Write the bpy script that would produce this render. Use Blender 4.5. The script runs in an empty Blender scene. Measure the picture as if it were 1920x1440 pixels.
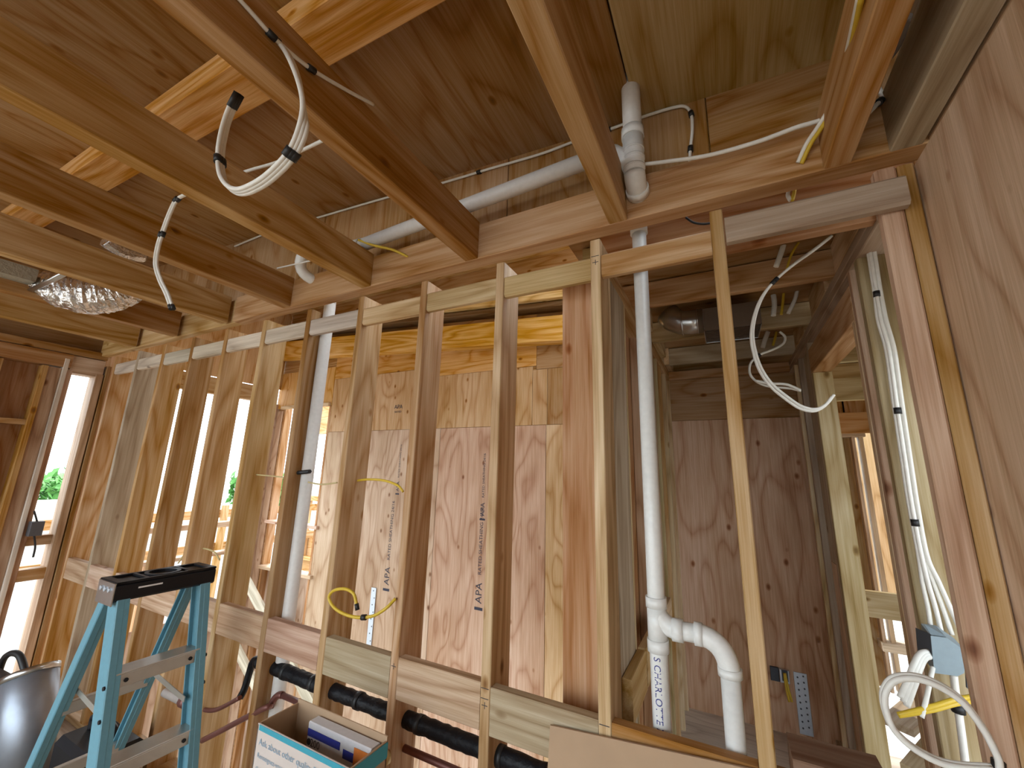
import bpy, bmesh, math, random
from mathutils import Vector, Matrix

# ------------------------------------------------------------------ camera, sky, exposure
SC = bpy.context.scene
COL = SC.collection
# world axes (X along the stud wall, Y into it, Z up) written in camera coordinates (right, down, forward)
RX = Vector((0.88749307, -0.07702298, -0.45433855))
RY = Vector((0.46006653, 0.2044927, 0.86401477))
RZ = Vector((0.02635993, -0.97583308, 0.21692155))
FPX = 757.0
cd = bpy.data.cameras.new('camera'); cam = bpy.data.objects.new('camera', cd); COL.objects.link(cam)
cd.sensor_width = 36; cd.sensor_fit = 'HORIZONTAL'; cd.lens = FPX / 1920 * 36; cd.clip_start = 0.02; cd.clip_end = 500
cam.matrix_world = Matrix(((RX.x, -RX.y, -RX.z, 0), (RY.x, -RY.y, -RY.z, 0), (RZ.x, -RZ.y, -RZ.z, 0), (0, 0, 0, 1)))
SC.camera = cam
wd = bpy.data.worlds.new('sky'); SC.world = wd; wd.use_nodes = True
bg = wd.node_tree.nodes['Background']; bg.inputs[0].default_value = (0.80, 0.91, 1.0, 1); bg.inputs[1].default_value = 3.6
sd = bpy.data.lights.new('sun', 'SUN'); sd.energy = 2.6; sd.angle = math.radians(1.2); sd.color = (1.0, 0.93, 0.82)
sun = bpy.data.objects.new('sun', sd); COL.objects.link(sun); sun.rotation_euler = (math.radians(-30), math.radians(-36), 0)
SC.view_settings.view_transform = 'Standard'; SC.view_settings.look = 'None'
SC.view_settings.gamma = 1.0; SC.view_settings.use_curve_mapping = False
SC.view_settings.exposure = 0.66
FLOOR = -1.6                      # the camera is the origin, 1.6 m above the floor

# ------------------------------------------------------------------ pixel -> point helpers
def ray(x, y):
    d = Vector((x - 960, y - 720, FPX)); return Vector((RX.dot(d), RY.dot(d), RZ.dot(d)))
def onX(x, y, v): d = ray(x, y); return d * (v / d.x)
def onY(x, y, v): d = ray(x, y); return d * (v / d.y)
def onZ(x, y, v): d = ray(x, y); return d * (v / d.z)
rnd = random.Random(7)

# ------------------------------------------------------------------ materials
MATS = {}
def newmat(name):
    m = bpy.data.materials.new(name); m.use_nodes = True; nt = m.node_tree
    return m, nt, nt.nodes['Principled BSDF']
def plain(name, col, rough=0.5, metal=0.0, bump=0.0, bscale=60, spec=0.5):
    if name in MATS: return MATS[name]
    m, nt, b = newmat(name); N = nt.nodes; L = nt.links
    b.inputs['Roughness'].default_value = rough; b.inputs['Metallic'].default_value = metal
    b.inputs['Specular IOR Level'].default_value = spec
    tc = N.new('ShaderNodeTexCoord'); no = N.new('ShaderNodeTexNoise'); no.inputs['Scale'].default_value = bscale; no.inputs['Detail'].default_value = 3
    L.new(tc.outputs['Object'], no.inputs['Vector'])
    mx = N.new('ShaderNodeMix'); mx.data_type = 'RGBA'
    mx.inputs['A'].default_value = tuple(c * 0.88 for c in col) + (1,); mx.inputs['B'].default_value = tuple(min(1, c * 1.08) for c in col) + (1,)
    L.new(no.outputs['Fac'], mx.inputs['Factor']); L.new(mx.outputs['Result'], b.inputs['Base Color'])
    if bump:
        bp = N.new('ShaderNodeBump'); bp.inputs['Strength'].default_value = bump; bp.inputs['Distance'].default_value = 0.01
        L.new(no.outputs['Fac'], bp.inputs['Height']); L.new(bp.outputs['Normal'], b.inputs['Normal'])
    MATS[name] = m; return m

def woodmat(axis, ply=False, rough=0.62):
    key = ('ply' if ply else 'wood') + '_grain_' + axis
    if key in MATS: return MATS[key]
    m, nt, b = newmat(key); N = nt.nodes; L = nt.links
    def math_(op, a, bb=None, c=None):
        n = N.new('ShaderNodeMath'); n.operation = op
        for i, v in enumerate((a, bb, c)):
            if v is None: continue
            if isinstance(v, (int, float)): n.inputs[i].default_value = v
            else: L.new(v, n.inputs[i])
        return n.outputs[0]
    tc = N.new('ShaderNodeTexCoord'); oi = N.new('ShaderNodeObjectInfo')
    rv = N.new('ShaderNodeCombineXYZ')
    L.new(math_('MULTIPLY', oi.outputs['Random'], 37.0), rv.inputs[0]); L.new(math_('MULTIPLY', oi.outputs['Random'], 91.0), rv.inputs[1]); L.new(math_('MULTIPLY', oi.outputs['Random'], 53.0), rv.inputs[2])
    ad = N.new('ShaderNodeVectorMath'); ad.operation = 'ADD'; L.new(tc.outputs['Object'], ad.inputs[0]); L.new(rv.outputs[0], ad.inputs[1])
    def mapped(lo, tr):
        n = N.new('ShaderNodeVectorMath'); n.operation = 'MULTIPLY'; L.new(ad.outputs[0], n.inputs[0])
        n.inputs[1].default_value = tuple(lo if a == axis else tr for a in 'XYZ'); return n.outputs[0]
    def noise(vec, scale=1.0, detail=2.0, dist=0.0):
        n = N.new('ShaderNodeTexNoise'); n.inputs['Scale'].default_value = scale; n.inputs['Detail'].default_value = detail
        n.inputs['Distortion'].default_value = dist; L.new(vec, n.inputs['Vector']); return n.outputs['Fac']
    # growth rings: contour lines of a smooth noise stretched along the grain
    big = noise(mapped(0.75 if not ply else 1.1, 5.5 if not ply else 4.0), 1.0, 1.2, 0.35 if ply else 0.12)
    rings = math_('PINGPONG', math_('MULTIPLY', big, 16.0 if not ply else 13.0), 1.0)
    rings = math_('POWER', rings, 1.6 if not ply else 3.0)
    fine = math_('ADD', math_('MULTIPLY', noise(mapped(2.5, 85.0), 1.0, 3.0), .6), math_('MULTIPLY', noise(mapped(7.0, 300.0), 1.0, 2.0), .4))
    blot = noise(mapped(0.9, 2.2), 1.0, 2.0)
    # knots
    vo = N.new('ShaderNodeTexVoronoi'); vo.inputs['Scale'].default_value = 1.0; vo.inputs['Randomness'].default_value = 1.0
    L.new(mapped(4.6 if not ply else 5.0, 8.5 if not ply else 8.0), vo.inputs['Vector'])
    sep = N.new('ShaderNodeSeparateColor'); L.new(vo.outputs['Color'], sep.inputs[0])
    kr = N.new('ShaderNodeMapRange'); kr.inputs['From Min'].default_value = 0.05; kr.inputs['From Max'].default_value = 0.15
    kr.inputs['To Min'].default_value = 1.0; kr.inputs['To Max'].default_value = 0.0; L.new(vo.outputs['Distance'], kr.inputs['Value'])
    knot = math_('MULTIPLY', kr.outputs[0], math_('GREATER_THAN', sep.outputs[0], 0.62 if not ply else 0.5))
    # value = 1 - weights
    v = math_('SUBTRACT', 1.06, math_('MULTIPLY', rings, 0.30 if not ply else 0.26))
    v = math_('SUBTRACT', v, math_('MULTIPLY', math_('SUBTRACT', fine, 0.45), 0.9))
    v = math_('ADD', v, math_('MULTIPLY', math_('SUBTRACT', blot, 0.5), 0.7))
    v = math_('MULTIPLY', v, math_('SUBTRACT', 1.0, math_('MULTIPLY', knot, 0.62)))
    hs = N.new('ShaderNodeHueSaturation'); L.new(oi.outputs['Color'], hs.inputs['Color'])
    L.new(math_('ADD', math_('MULTIPLY', math_('SUBTRACT', 1.0, v), 0.8), 1.03), hs.inputs['Saturation']); L.new(v, hs.inputs['Value'])
    L.new(math_('SUBTRACT', 0.505, math_('MULTIPLY', math_('ADD', math_('MULTIPLY', rings, 0.5), knot), 0.016)), hs.inputs['Hue'])
    L.new(hs.outputs[0], b.inputs['Base Color'])
    b.inputs['Roughness'].default_value = rough; b.inputs['Specular IOR Level'].default_value = 0.3
    bp = N.new('ShaderNodeBump'); bp.inputs['Strength'].default_value = 0.25; bp.inputs['Distance'].default_value = 0.004
    L.new(math_('ADD', fine, math_('MULTIPLY', rings, 0.4)), bp.inputs['Height']); L.new(bp.outputs['Normal'], b.inputs['Normal'])
    MATS[key] = m; return m

# timber colours
FIR = (0.49, 0.305, 0.160); WARM = (0.45, 0.255, 0.120); PALE = (0.59, 0.425, 0.260); GREY = (0.42, 0.325, 0.23); RED = (0.46, 0.25, 0.14)
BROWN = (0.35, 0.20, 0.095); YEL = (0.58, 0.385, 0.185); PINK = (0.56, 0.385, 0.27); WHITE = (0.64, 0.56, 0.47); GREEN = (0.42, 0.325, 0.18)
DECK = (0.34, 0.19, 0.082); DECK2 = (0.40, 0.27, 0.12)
def vary(c, a=0.10):
    k = 1 + rnd.uniform(-a, a); return (c[0] * k, c[1] * k * (1 + rnd.uniform(-a, a) * .35), c[2] * k * (1 + rnd.uniform(-a, a) * .5))

# ------------------------------------------------------------------ object helpers
def tag(o, label, cat=None, group=None, kind=None):
    o['label'] = label
    if cat: o['category'] = cat
    if group: o['group'] = group
    if kind: o['kind'] = kind
    return o
def empty(name, loc=(0, 0, 0)):
    o = bpy.data.objects.new(name, None); o.location = loc; COL.objects.link(o); return o
def struct(name, label, loc=(0, 0, 0)):
    o = empty(name, loc); o['kind'] = 'structure'; o['label'] = label; return o
def thing(name, label, cat, loc=(0, 0, 0), group=None):
    return tag(empty(name, loc), label, cat, group)
def link(name, me, mat, parent=None, loc=(0, 0, 0), color=None, smooth=False):
    o = bpy.data.objects.new(name, me); COL.objects.link(o); o.location = loc
    if mat and not me.materials: me.materials.append(mat)
    if parent:
        o.parent = parent; o.matrix_parent_inverse = parent.matrix_world.inverted() if False else Matrix.Translation(-Vector(parent.location))
    if color: o.color = tuple(color) + (1,)
    if smooth:
        for p in me.polygons: p.use_smooth = True
    return o
def mesh(name, verts, faces):
    me = bpy.data.meshes.new(name); me.from_pydata([tuple(v) for v in verts], [], faces); me.update()
    bm = bmesh.new(); bm.from_mesh(me); bmesh.ops.recalc_face_normals(bm, faces=bm.faces); bm.to_mesh(me); bm.free(); return me
def boxmesh(name, sx, sy, sz, axis='Z', ch=0.003):
    """box with the four long edges eased, grain along axis"""
    s = {'X': sx, 'Y': sy, 'Z': sz}; t = [a for a in 'XYZ' if a != axis]
    a, b, l = s[t[0]] / 2, s[t[1]] / 2, s[axis] / 2; c = min(ch, a * .45, b * .45)
    ring = [(-a + c, -b), (a - c, -b), (a, -b + c), (a, b - c), (a - c, b), (-a + c, b), (-a, b - c), (-a, -b + c)]
    vs = []
    for e in (-l, l):
        for u, v in ring:
            d = {t[0]: u, t[1]: v, axis: e}; vs.append((d['X'], d['Y'], d['Z']))
    fs = [tuple(range(8)), tuple(range(8, 16))] + [(i, (i + 1) % 8, 8 + (i + 1) % 8, 8 + i) for i in range(8)]
    return mesh(name, vs, fs)
MESHES = {}
def board(name, x0, x1, y0, y1, z0, z1, axis='Z', tint=FIR, parent=None, ply=False, mat=None, var=0.10, ch=0.003, rot=None):
    sx, sy, sz = abs(x1 - x0), abs(y1 - y0), abs(z1 - z0)
    key = (round(sx, 4), round(sy, 4), round(sz, 4), axis, mat.name if mat else ply, ch)
    if key not in MESHES: MESHES[key] = boxmesh(name, sx, sy, sz, axis, ch)
    o = link(name, MESHES[key], mat or woodmat(axis, ply), parent, ((x0 + x1) / 2, (y0 + y1) / 2, (z0 + z1) / 2), vary(tint, var))
    if rot: o.rotation_euler = rot
    return o
def beam_between(name, p, q, w, h, tint, parent=None, up=(0, 0, 1), mat=None):
    p, q = Vector(p), Vector(q); d = q - p
    me = boxmesh(name, d.length, w, h, 'X')
    o = link(name, me, mat or woodmat('X'), parent, (p + q) / 2, vary(tint))
    x = d.normalized(); y = Vector(up).cross(x).normalized(); z = x.cross(y)
    o.rotation_euler = Matrix((x, y, z)).transposed().to_euler(); return o

def catmull(pts, n=8):
    P = [Vector(p) for p in pts]
    if len(P) < 3: return [P[0].lerp(P[1], i / n) for i in range(n + 1)]
    Q = [P[0] * 2 - P[1]] + P + [P[-1] * 2 - P[-2]]; out = []
    for i in range(1, len(Q) - 2):
        a, b, c, d = Q[i - 1], Q[i], Q[i + 1], Q[i + 2]
        for k in range(n):
            t = k / n
            out.append(0.5 * ((2 * b) + (c - a) * t + (2 * a - 5 * b + 4 * c - d) * t * t + (3 * b - a - 3 * c + d) * t ** 3))
    out.append(P[-1]); return out
def tubemesh(name, path, r, seg=10, caps=True, radii=None):
    path = [Vector(p) for p in path]; vs, fs = [], []
    t0 = (path[1] - path[0]).normalized(); up = Vector((0, 0, 1)) if abs(t0.z) < .9 else Vector((1, 0, 0))
    nrm = t0.cross(up).normalized()
    for i, p in enumerate(path):
        t = (path[min(i + 1, len(path) - 1)] - path[max(i - 1, 0)]).normalized()
        nrm = (nrm - t * nrm.dot(t)).normalized(); bi = t.cross(nrm); rr = radii[i] if radii else r
        for k in range(seg):
            a = 2 * math.pi * k / seg; vs.append(p + (nrm * math.cos(a) + bi * math.sin(a)) * rr)
    for i in range(len(path) - 1):
        for k in range(seg):
            a, b = i * seg + k, i * seg + (k + 1) % seg; fs.append((a, b, b + seg, a + seg))
    if caps: fs.append(tuple(range(seg))); fs.append(tuple(range(len(vs) - seg, len(vs))))
    return mesh(name, vs, fs)
def tube(name, pts, r, mat, parent=None, smoothpath=True, seg=10, n=8, radii=None):
    path = catmull(pts, n) if smoothpath else [Vector(p) for p in pts]
    c = sum(path, Vector()) / len(path)
    me = tubemesh(name, [p - c for p in path], r, seg, True, radii)
    o = link(name, me, mat, parent, c)
    for p in me.polygons: p.use_smooth = len(p.vertices) == 4
    return o
def rod(name, a, b, r, mat, parent=None, seg=24): return tube(name, [a, b], r, mat, parent, False, seg)
def arc(p0, corner, p1, n=8):
    p0, c, p1 = Vector(p0), Vector(corner), Vector(p1)
    return [p0 * (1 - t) ** 2 + c * 2 * t * (1 - t) + p1 * t * t for t in [i / n for i in range(n + 1)]]
def textmesh(name, body, size, align='CENTER', extrude=0.0):
    cu = bpy.data.curves.new(name, 'FONT'); cu.body = body; cu.size = size; cu.align_x = align; cu.align_y = 'CENTER'; cu.extrude = extrude; cu.resolution_u = 3
    ob = bpy.data.objects.new(name, cu); COL.objects.link(ob); dg = bpy.context.evaluated_depsgraph_get()
    me = bpy.data.meshes.new_from_object(ob.evaluated_get(dg)); bpy.data.objects.remove(ob); bpy.data.curves.remove(cu); me.name = name; return me
def decal(name, body, size, origin, right, up, mat, parent, align='CENTER'):
    """flat print: text laid on a plane given by its right and up directions"""
    me = textmesh(name, body, size, align); r, u = Vector(right).normalized(), Vector(up).normalized()
    for v in me.vertices: v.co = r * v.co.x + u * v.co.y
    return link(name, me, mat, parent, origin)

PVC = plain('pvc_white', (0.80, 0.80, 0.77), 0.32, spec=0.5); PVC2 = plain('pvc_greyed', (0.70, 0.67, 0.63), 0.42)
CABLE = plain('cable_jacket_white', (0.78, 0.76, 0.70), 0.42); YCABLE = plain('cable_jacket_yellow', (0.62, 0.42, 0.03), 0.45)
TAPE = plain('black_tape', (0.012, 0.012, 0.013), 0.5); BLACKFOAM = plain('black_pipe_wrap', (0.006, 0.006, 0.008), 0.5, bump=0.5, bscale=45, spec=0.25)
COPPER = plain('tarnished_copper', (0.20, 0.075, 0.06), 0.42, metal=0.35); INK = plain('stamp_ink', (0.03, 0.03, 0.05), 0.8); BLUEINK = plain('pipe_print_ink', (0.03, 0.04, 0.22), 0.7)
GALV = plain('galvanised_steel', (0.62, 0.64, 0.66), 0.28, metal=1.0, bump=0.08, bscale=30); STEEL = plain('zinc_plate', (0.55, 0.60, 0.66), 0.42, metal=0.75)
BOXBLUE = plain('junction_box_plastic', (0.26, 0.33, 0.37), 0.5); DARKBOX = plain('box_inner_dark', (0.05, 0.06, 0.075), 0.6)
LADBLUE = plain('ladder_fibreglass_blue', (0.125, 0.30, 0.375), 0.42); ALU = plain('ladder_aluminium', (0.50, 0.47, 0.42), 0.40, metal=0.7, bump=0.1, bscale=25)
BLACKP = plain('black_plastic', (0.007, 0.007, 0.009), 0.45, spec=0.3); CARD = plain('cardboard', (0.42, 0.28, 0.17), 0.85, bscale=12); CARDPALE = plain('cardboard_pale_print', (0.55, 0.47, 0.42), 0.8, bscale=12)
TEAL = plain('teal_print', (0.03, 0.28, 0.36), 0.6); NAVY = plain('navy_print', (0.02, 0.03, 0.25), 0.6); ORANGE = plain('orange_print', (0.70, 0.20, 0.03), 0.6); PAPER = plain('white_print', (0.62, 0.60, 0.60), 0.7)
GREYTXT = plain('faded_blue_print', (0.22, 0.32, 0.40), 0.8)

# ================================================================== SETTING
# ---- floor
fl = struct('floor', 'plywood subfloor of the room and closet')
for i in range(3):
    for j in range(3):
        board('floor_sheet', -4.75 + i * 2.44, -4.75 + (i + 1) * 2.44 - .003, -2.55 + j * 1.22, -2.55 + (j + 1) * 1.22 - .003, FLOOR - .02, FLOOR, 'X', GREY, fl, ply=True)
board('floor_sheet', -4.75, 2.57, 1.11, 1.50, FLOOR - .02, FLOOR, 'X', GREY, fl, ply=True)
board('floor_sheet', -.53, 2.2, 1.503, 2.60, FLOOR - .02, FLOOR, 'X', (0.70, .63, .54), fl, ply=True)
board('floor_sheet', -.53, 2.2, 2.603, 3.62, FLOOR - .02, FLOOR, 'X', (0.70, .63, .54), fl, ply=True)

# ---- ceiling: sloping plywood deck, joists hung below it, a cross beam on the deck
ce = struct('ceiling', 'plywood roof deck over bare timber joists')
def zc(x): return 1.342 - 0.0680 * (x + .30)
ang = math.atan(0.0680)
xs = [-4.85, -3.70, -2.48, -1.26, -0.20, 1.02, 2.3]
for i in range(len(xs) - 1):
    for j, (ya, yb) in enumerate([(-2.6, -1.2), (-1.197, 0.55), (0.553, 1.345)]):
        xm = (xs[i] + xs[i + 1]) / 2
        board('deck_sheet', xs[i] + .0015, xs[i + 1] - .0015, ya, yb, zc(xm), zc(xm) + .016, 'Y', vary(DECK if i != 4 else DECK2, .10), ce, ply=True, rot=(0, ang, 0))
board('leak_cover', -5.4, 2.4, -2.6, 1.36, zc(-1.5) + .045, zc(-1.5) + .06, 'X', BROWN, ce, rot=(0, ang, 0))  # unseen sheet added above the deck to block light through the seams
JOI = (0.42, .235, .10); JOI2 = (0.45, .265, .125)
JL = [-0.300 - 0.6096 * k for k in range(7)]
for k, x in enumerate([0.9216, 0.312] + JL):
    board('joist', x, x + .0635, -2.4, 1.274, .868, 1.038, 'Y', vary(JOI if k % 2 else JOI2, .08), ce)
board('joist', .455, .522, -2.4, 1.274, .868, 1.038, 'Y', GREY, ce)
beam_between('cross_beam', (-4.7, .585, zc(-4.7) - .055), (1.2, .585, zc(1.2) - .055), .14, .105, (0.64, .35, .16), ce)  # bright orange tint holds the warm light falling on the beam
# ---- upper rim: plywood strip behind the ledger
ru = struct('wall_upper', 'plywood rim strip above the ledger')
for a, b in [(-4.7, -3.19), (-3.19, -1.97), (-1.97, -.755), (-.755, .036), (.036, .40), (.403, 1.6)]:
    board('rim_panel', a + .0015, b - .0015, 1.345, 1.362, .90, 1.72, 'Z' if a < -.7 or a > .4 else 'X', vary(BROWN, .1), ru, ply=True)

board('leak_backing', -4.7, 1.6, 1.3625, 1.3635, .90, 1.72, 'X', DECK, ru)  # thin sheet added to stop sky light leaking between the rim panels
# ---- main stud wall
wf = struct('wall_front', 'open stud wall with two rows of blocking')
YS = 1.346; SD = .140; SX = [.016 - .4069 * k for k in range(12)]
stint = [FIR, PALE, PALE, FIR, FIR, BROWN, FIR, FIR, BROWN, WARM, GREY, WARM]
for k, x in enumerate(SX):
    board('stud', x, x + .038, YS, YS + SD, FLOOR + .038, .868, 'Z', stint[k], wf)
board('stud', SX[1] + .002, SX[1] + .040, YS + .09, YS + SD, FLOOR, .868, 'Z', PALE, wf) if False else None
board('bottom_plate', -4.6, -.36, YS, YS + SD, FLOOR, FLOOR + .038, 'X', FIR, wf)
board('bottom_plate', -.36, .437, YS, YS + SD, FLOOR, FLOOR + .038, 'X', FIR, wf)
for k in range(11):
    x0, x1 = SX[k + 1] + .039, SX[k] - .001
    dz = rnd.uniform(-.004, .004)
    up = board('block', x0, x1, YS + .002 + rnd.uniform(0, .004), YS + .040, .716 + dz, .806 + dz, 'X', (FIR if k == 0 else PALE if k < 4 else WHITE), wf, ch=.008)
    board('block', x0, x1, YS + .002, YS + .042, -.842 + dz, -.700 + dz, 'X', (WARM if k == 0 else GREY if k in (1, 3) else PINK), wf)
board('block', .056, .487, YS - .044, YS - .006, .724, .812, 'X', GREY, wf, ch=.010)
board('block', .056, .437, YS + .002, YS + .042, -.842, -.700, 'X', WARM, wf)
board('ledger', -2.62, .60, 1.275, 1.344, .868, 1.028, 'X', (0.50, .30, .165), wf, var=.02)
board('ledger', -4.62, -2.624, 1.297, 1.344, .872, 1.030, 'X', YEL, wf)
# header that closes the wall on the far side, seen in the slot above the blocking
board('header', -.39, 1.6, 1.50, 1.54, .80, 1.30, 'X', RED, wf)
board('header', -4.6, -.56, 1.475, 1.486, .93, 1.25, 'X', YEL, wf) if False else None

# ---- right side: post and plywood panel of the near room
wr = struct('wall_right', 'corner post and plywood panel on the right')
board('post', .438, .486, 1.342, 1.380, FLOOR, .866, 'Z', PINK, wr, ch=.006)
board('post', .488, .524, 1.345, 1.383, FLOOR, .866, 'Z', FIR, wr, ch=.004)
board('shear_panel', .527, .543, .02, 1.386, FLOOR, .862, 'Z', (0.62, .44, .31), wr, ply=True, var=.02)
board('shear_panel', .532, .548, -1.22, .017, FLOOR, .862, 'Z', PINK, wr, ply=True); board('shear_panel', .532, .548, -2.55, -1.223, FLOOR, .862, 'Z', PINK, wr, ply=True)  # rearmost panel is out of view, added to darken the joist sides
board('top_plate', .532, .67, -2.55, 1.27, .872, .935, 'Y', PINK, wr)
board('rim_board', .528, .566, -2.55, 1.27, .938, 1.30, 'Y', GREY, wr)
board('stud', .60, .638, 1.00, 1.09, .42, .872, 'Z', YEL, wr)

# ---- unseen rear studs behind the camera, added while shaping the daylight
wre = struct('wall_rear', 'unseen open stud wall added behind the viewer')
for k in range(12): board('stud', -4.5 + k * .4064, -4.462 + k * .4064, -2.56, -2.42, FLOOR, .866, 'Z', FIR, wre)
# ---- partition between stairwell and closet
wp = struct('wall_partition', 'partition with blocking between stairwell and closet')
PX = -.365
board('stud', -.555, -.413, 1.488, 1.526, -3.0, .79, 'Z', RED, wp)
board('stud', -.410, -.374, 1.488, 1.530, FLOOR, .79, 'Z', PALE, wp)
board('stud', -.410, PX, 1.534, 1.780, FLOOR, .79, 'Z', GREY, wp)
board('sheathing', -.46, -.445, 1.53, 3.55, FLOOR, .79, 'Z', RED, wp, ply=True)
for y, c in [(2.30, PINK), (2.62, PINK), (2.78, GREEN), (2.98, FIR), (3.24, PALE), (3.50, PALE)]:
    board('stud', -.444, PX, y, y + .038, FLOOR, .79, 'Z', c, wp)
board('stud', PX - .038, PX, 1.80, 1.815, FLOOR, .79, 'Z', PALE, wp)
for a, b in [(1.535, 1.80), (1.82, 2.30), (2.34, 2.62)]:
    board('block', PX + .001, PX + .036, a, b, -.79, -.655, 'Y', YEL if a < 1.9 else PALE, wp)
board('top_plate', -.50, PX, 1.49, 3.55, .790, .827, 'Y', FIR, wp); board('top_plate', -.50, PX, 1.49, 3.55, .829, .866, 'Y', FIR, wp)

# ---- closet: back plywood, ceiling joists, right wall with a door opening
wb = struct('wall_back', 'plywood back wall of the small closet')
YB = 3.55
board('plywood_panel', -.50, .56, YB, YB + .014, FLOOR, .457, 'Z', (0.56, .34, .225), wb, ply=True, var=.02)
board('plywood_panel', -.50, .56, YB, YB + .014, .461, .80, 'X', BROWN, wb, ply=True)
board('plywood_panel', -.50, .56, YB, YB + .014, .803, 1.2, 'X', BROWN, wb, ply=True)
board('leak_backing', -.6, .56, YB + .016, YB + .03, FLOOR, 1.2, 'X', BROWN, wb)  # added sheet that stops light leaking through the closet seams
cc = struct('ceiling_closet', 'joists and deck above the closet')
for i, y in enumerate([1.60, 2.05, 2.66, 3.28]):
    board('joist', -.50, .70, y, y + .038, .868, 1.00, 'X', [GREEN, FIR, GREEN, GREY][i], cc)
board('joist', -.37, .48, 3.50, 3.545, .795, .866, 'X', WARM, cc)
for y in (2.30, 2.9, 3.45): board('blocking', PX - .003, PX + .034, y - .19, y + .16, .869, 1.0, 'Y', PALE, cc)
for y in (1.85, 2.4, 3.0): board('blocking', .475, .515, y - .18, y + .17, .869, 1.0, 'Y', PALE, cc)
board('deck_sheet', -.55, 3.0, 1.51, 4.9, 1.005, 1.02, 'X', BROWN, cc, ply=True)
wc = struct('wall_closet', 'closet side wall with a framed door opening')
CX = .475
board('top_plate', CX, CX + .09, 1.49, 3.55, .790, .827, 'Y', GREY, wc); board('top_plate', CX, CX + .09, 1.49, 3.55, .829, .866, 'Y', GREY, wc)
for y, c in [(3.30, PALE), (3.12, GREY), (2.775, GREY), (2.735, GREEN), (1.870, PALE), (1.830, PINK), (1.735, GREEN)]:
    board('stud', CX, CX + .089, y, y + .037, FLOOR, .789 if y > 2.75 or y < 1.86 else .60, 'Z', c, wc)
board('sheathing', CX + .03, CX + .045, 2.82, 3.55, FLOOR, -.45, 'Z', PINK, wc, ply=True)
board('sheathing', CX + .03, CX + .045, 2.82, 3.55, -.447, .79, 'Z', GREY, wc, ply=True)
board('header', CX, CX + .089, 1.872, 2.772, .602, .745, 'Y', FIR, wc)
board('bottom_plate', CX, CX + .089, 2.735, 3.55, FLOOR, FLOOR + .038, 'Y', GREY, wc)
# hall beyond the door opening
wh = struct('wall_hall', 'dark hall framing beyond the closet door')
for i, (y, z0, z1) in enumerate([(3.05, .868, 1.0), (3.66, .868, 1.0), (4.27, .868, 1.0)]):
    board('joist', .60, 3.0, y, y + .038, z0, z1, 'X', GREEN, wh)
board('beam', .60, 3.0, 3.9, 3.94, .62, .80, 'X', GREEN, wh); board('beam', .60, 3.0, 4.45, 4.49, .42, .60, 'X', BROWN, wh)
hx = onY(1600, 900, 4.6).x
for px0, px1, c in [(1575, 1588, BROWN), (1606, 1612, GREY), (1620, 1628, GREY)]:
    a, b = onY(px0, 880, 4.6).x, onY(px1, 880, 4.6).x
    board('stud', a, b, 4.60, 4.69, FLOOR, .40, 'Z', c, wh)
board('header', onY(1575, 880, 4.6).x, onY(1632, 880, 4.6).x, 4.58, 4.69, .40, .52, 'X', GREY, wh)
board('block', .70, 2.2, 3.70, 3.74, -.86, -.70, 'X', GREEN, wh)
board('plywood_panel', .9, 2.6, 5.6, 5.615, -1.2, .9, 'Z', PALE, wh, ply=True)
board('plywood_panel', 1.0, 1.32, 4.70, 4.715, .50, 1.0, 'Z', BROWN, wh, ply=True)  # added to cover the bright hall panel where the hall looks dark
board('sill', 1.0, 1.45, 4.56, 4.72, -1.30, -1.24, 'X', WHITE, wh)
board('plywood_panel', .60, 1.02, 4.70, 4.715, FLOOR, .9, 'Z', BROWN, wh, ply=True); board('plywood_panel', 1.30, 3.0, 4.70, 4.715, FLOOR, .9, 'Z', BROWN, wh, ply=True)
for k in range(4):
    beam_between('spare_plank', (.72, 2.5 + .25 * k, -1.56 + .09 * k), (1.6, 4.3 + .05 * k, -1.50 + .14 * k), .14, .038, GREY, wh)
board('sheathing', 2.2, 2.24, 1.49, 4.7, FLOOR, 1.0, 'Z', BROWN, wh, ply=True); board('sheathing', .575, 2.2, 1.47, 1.485, .45, 1.0, 'Z', BROWN, wh, ply=True)  # front sheathing is added to keep daylight out of the upper hall

# ---- stairwell beyond the studs on the left
ws = struct('wall_stair', 'plywood walls of the stairwell')
YW = 3.60
def panel(x0, x1, z0, z1, c, ax='Z'):
    board('plywood_panel', x0 + .002, x1 - .002, YW, YW + .012, z0 + .002, z1 - .002, ax, c, ws, ply=True, var=.04)
PLY1 = (0.50, 0.345, 0.24); PLY2 = (0.50, .31, .17); PLY_LIT = (0.56, .30, .11)  # the orange tint holds the warm light on the upper plywood
panel(-4.60, -3.99, -4.2, .47, PLY1); panel(-3.99, -2.77, -4.2, .47, PLY1); panel(-2.77, -1.51, -4.2, .47, (0.49, .305, .215)); panel(-1.51, -.50, -4.2, .47, (0.50, .32, .18))
panel(-5.75, -5.62, -4.2, .80, PLY1)
panel(-5.75, -4.60, .83, 1.36, PLY_LIT); panel(-4.60, -2.90, .47, 1.18, PLY2); panel(-2.90, -1.66, .47, 1.07, PLY2); panel(-1.66, -1.50, .47, 1.03, PLY2); panel(-1.50, -.50, .47, 1.03, BROWN)
panel(-4.60, -2.90, 1.18, 1.72, PLY_LIT, 'X'); panel(-2.90, -1.62, 1.07, 1.72, PLY_LIT, 'X'); panel(-1.62, -.50, 1.03, 1.72, BROWN, 'X')
board('leak_backing', -5.8, -.50, YW + .014, YW + .03, .84, 2.3, 'X', BROWN, ws); board('leak_backing', -4.62, -.50, YW + .014, YW + .03, -4.2, .84, 'X', BROWN, ws); board('leak_backing', -5.8, -5.61, YW + .014, YW + .03, -4.2, .84, 'X', BROWN, ws)  # sheets added behind the plywood to keep outside light from the gaps
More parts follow.
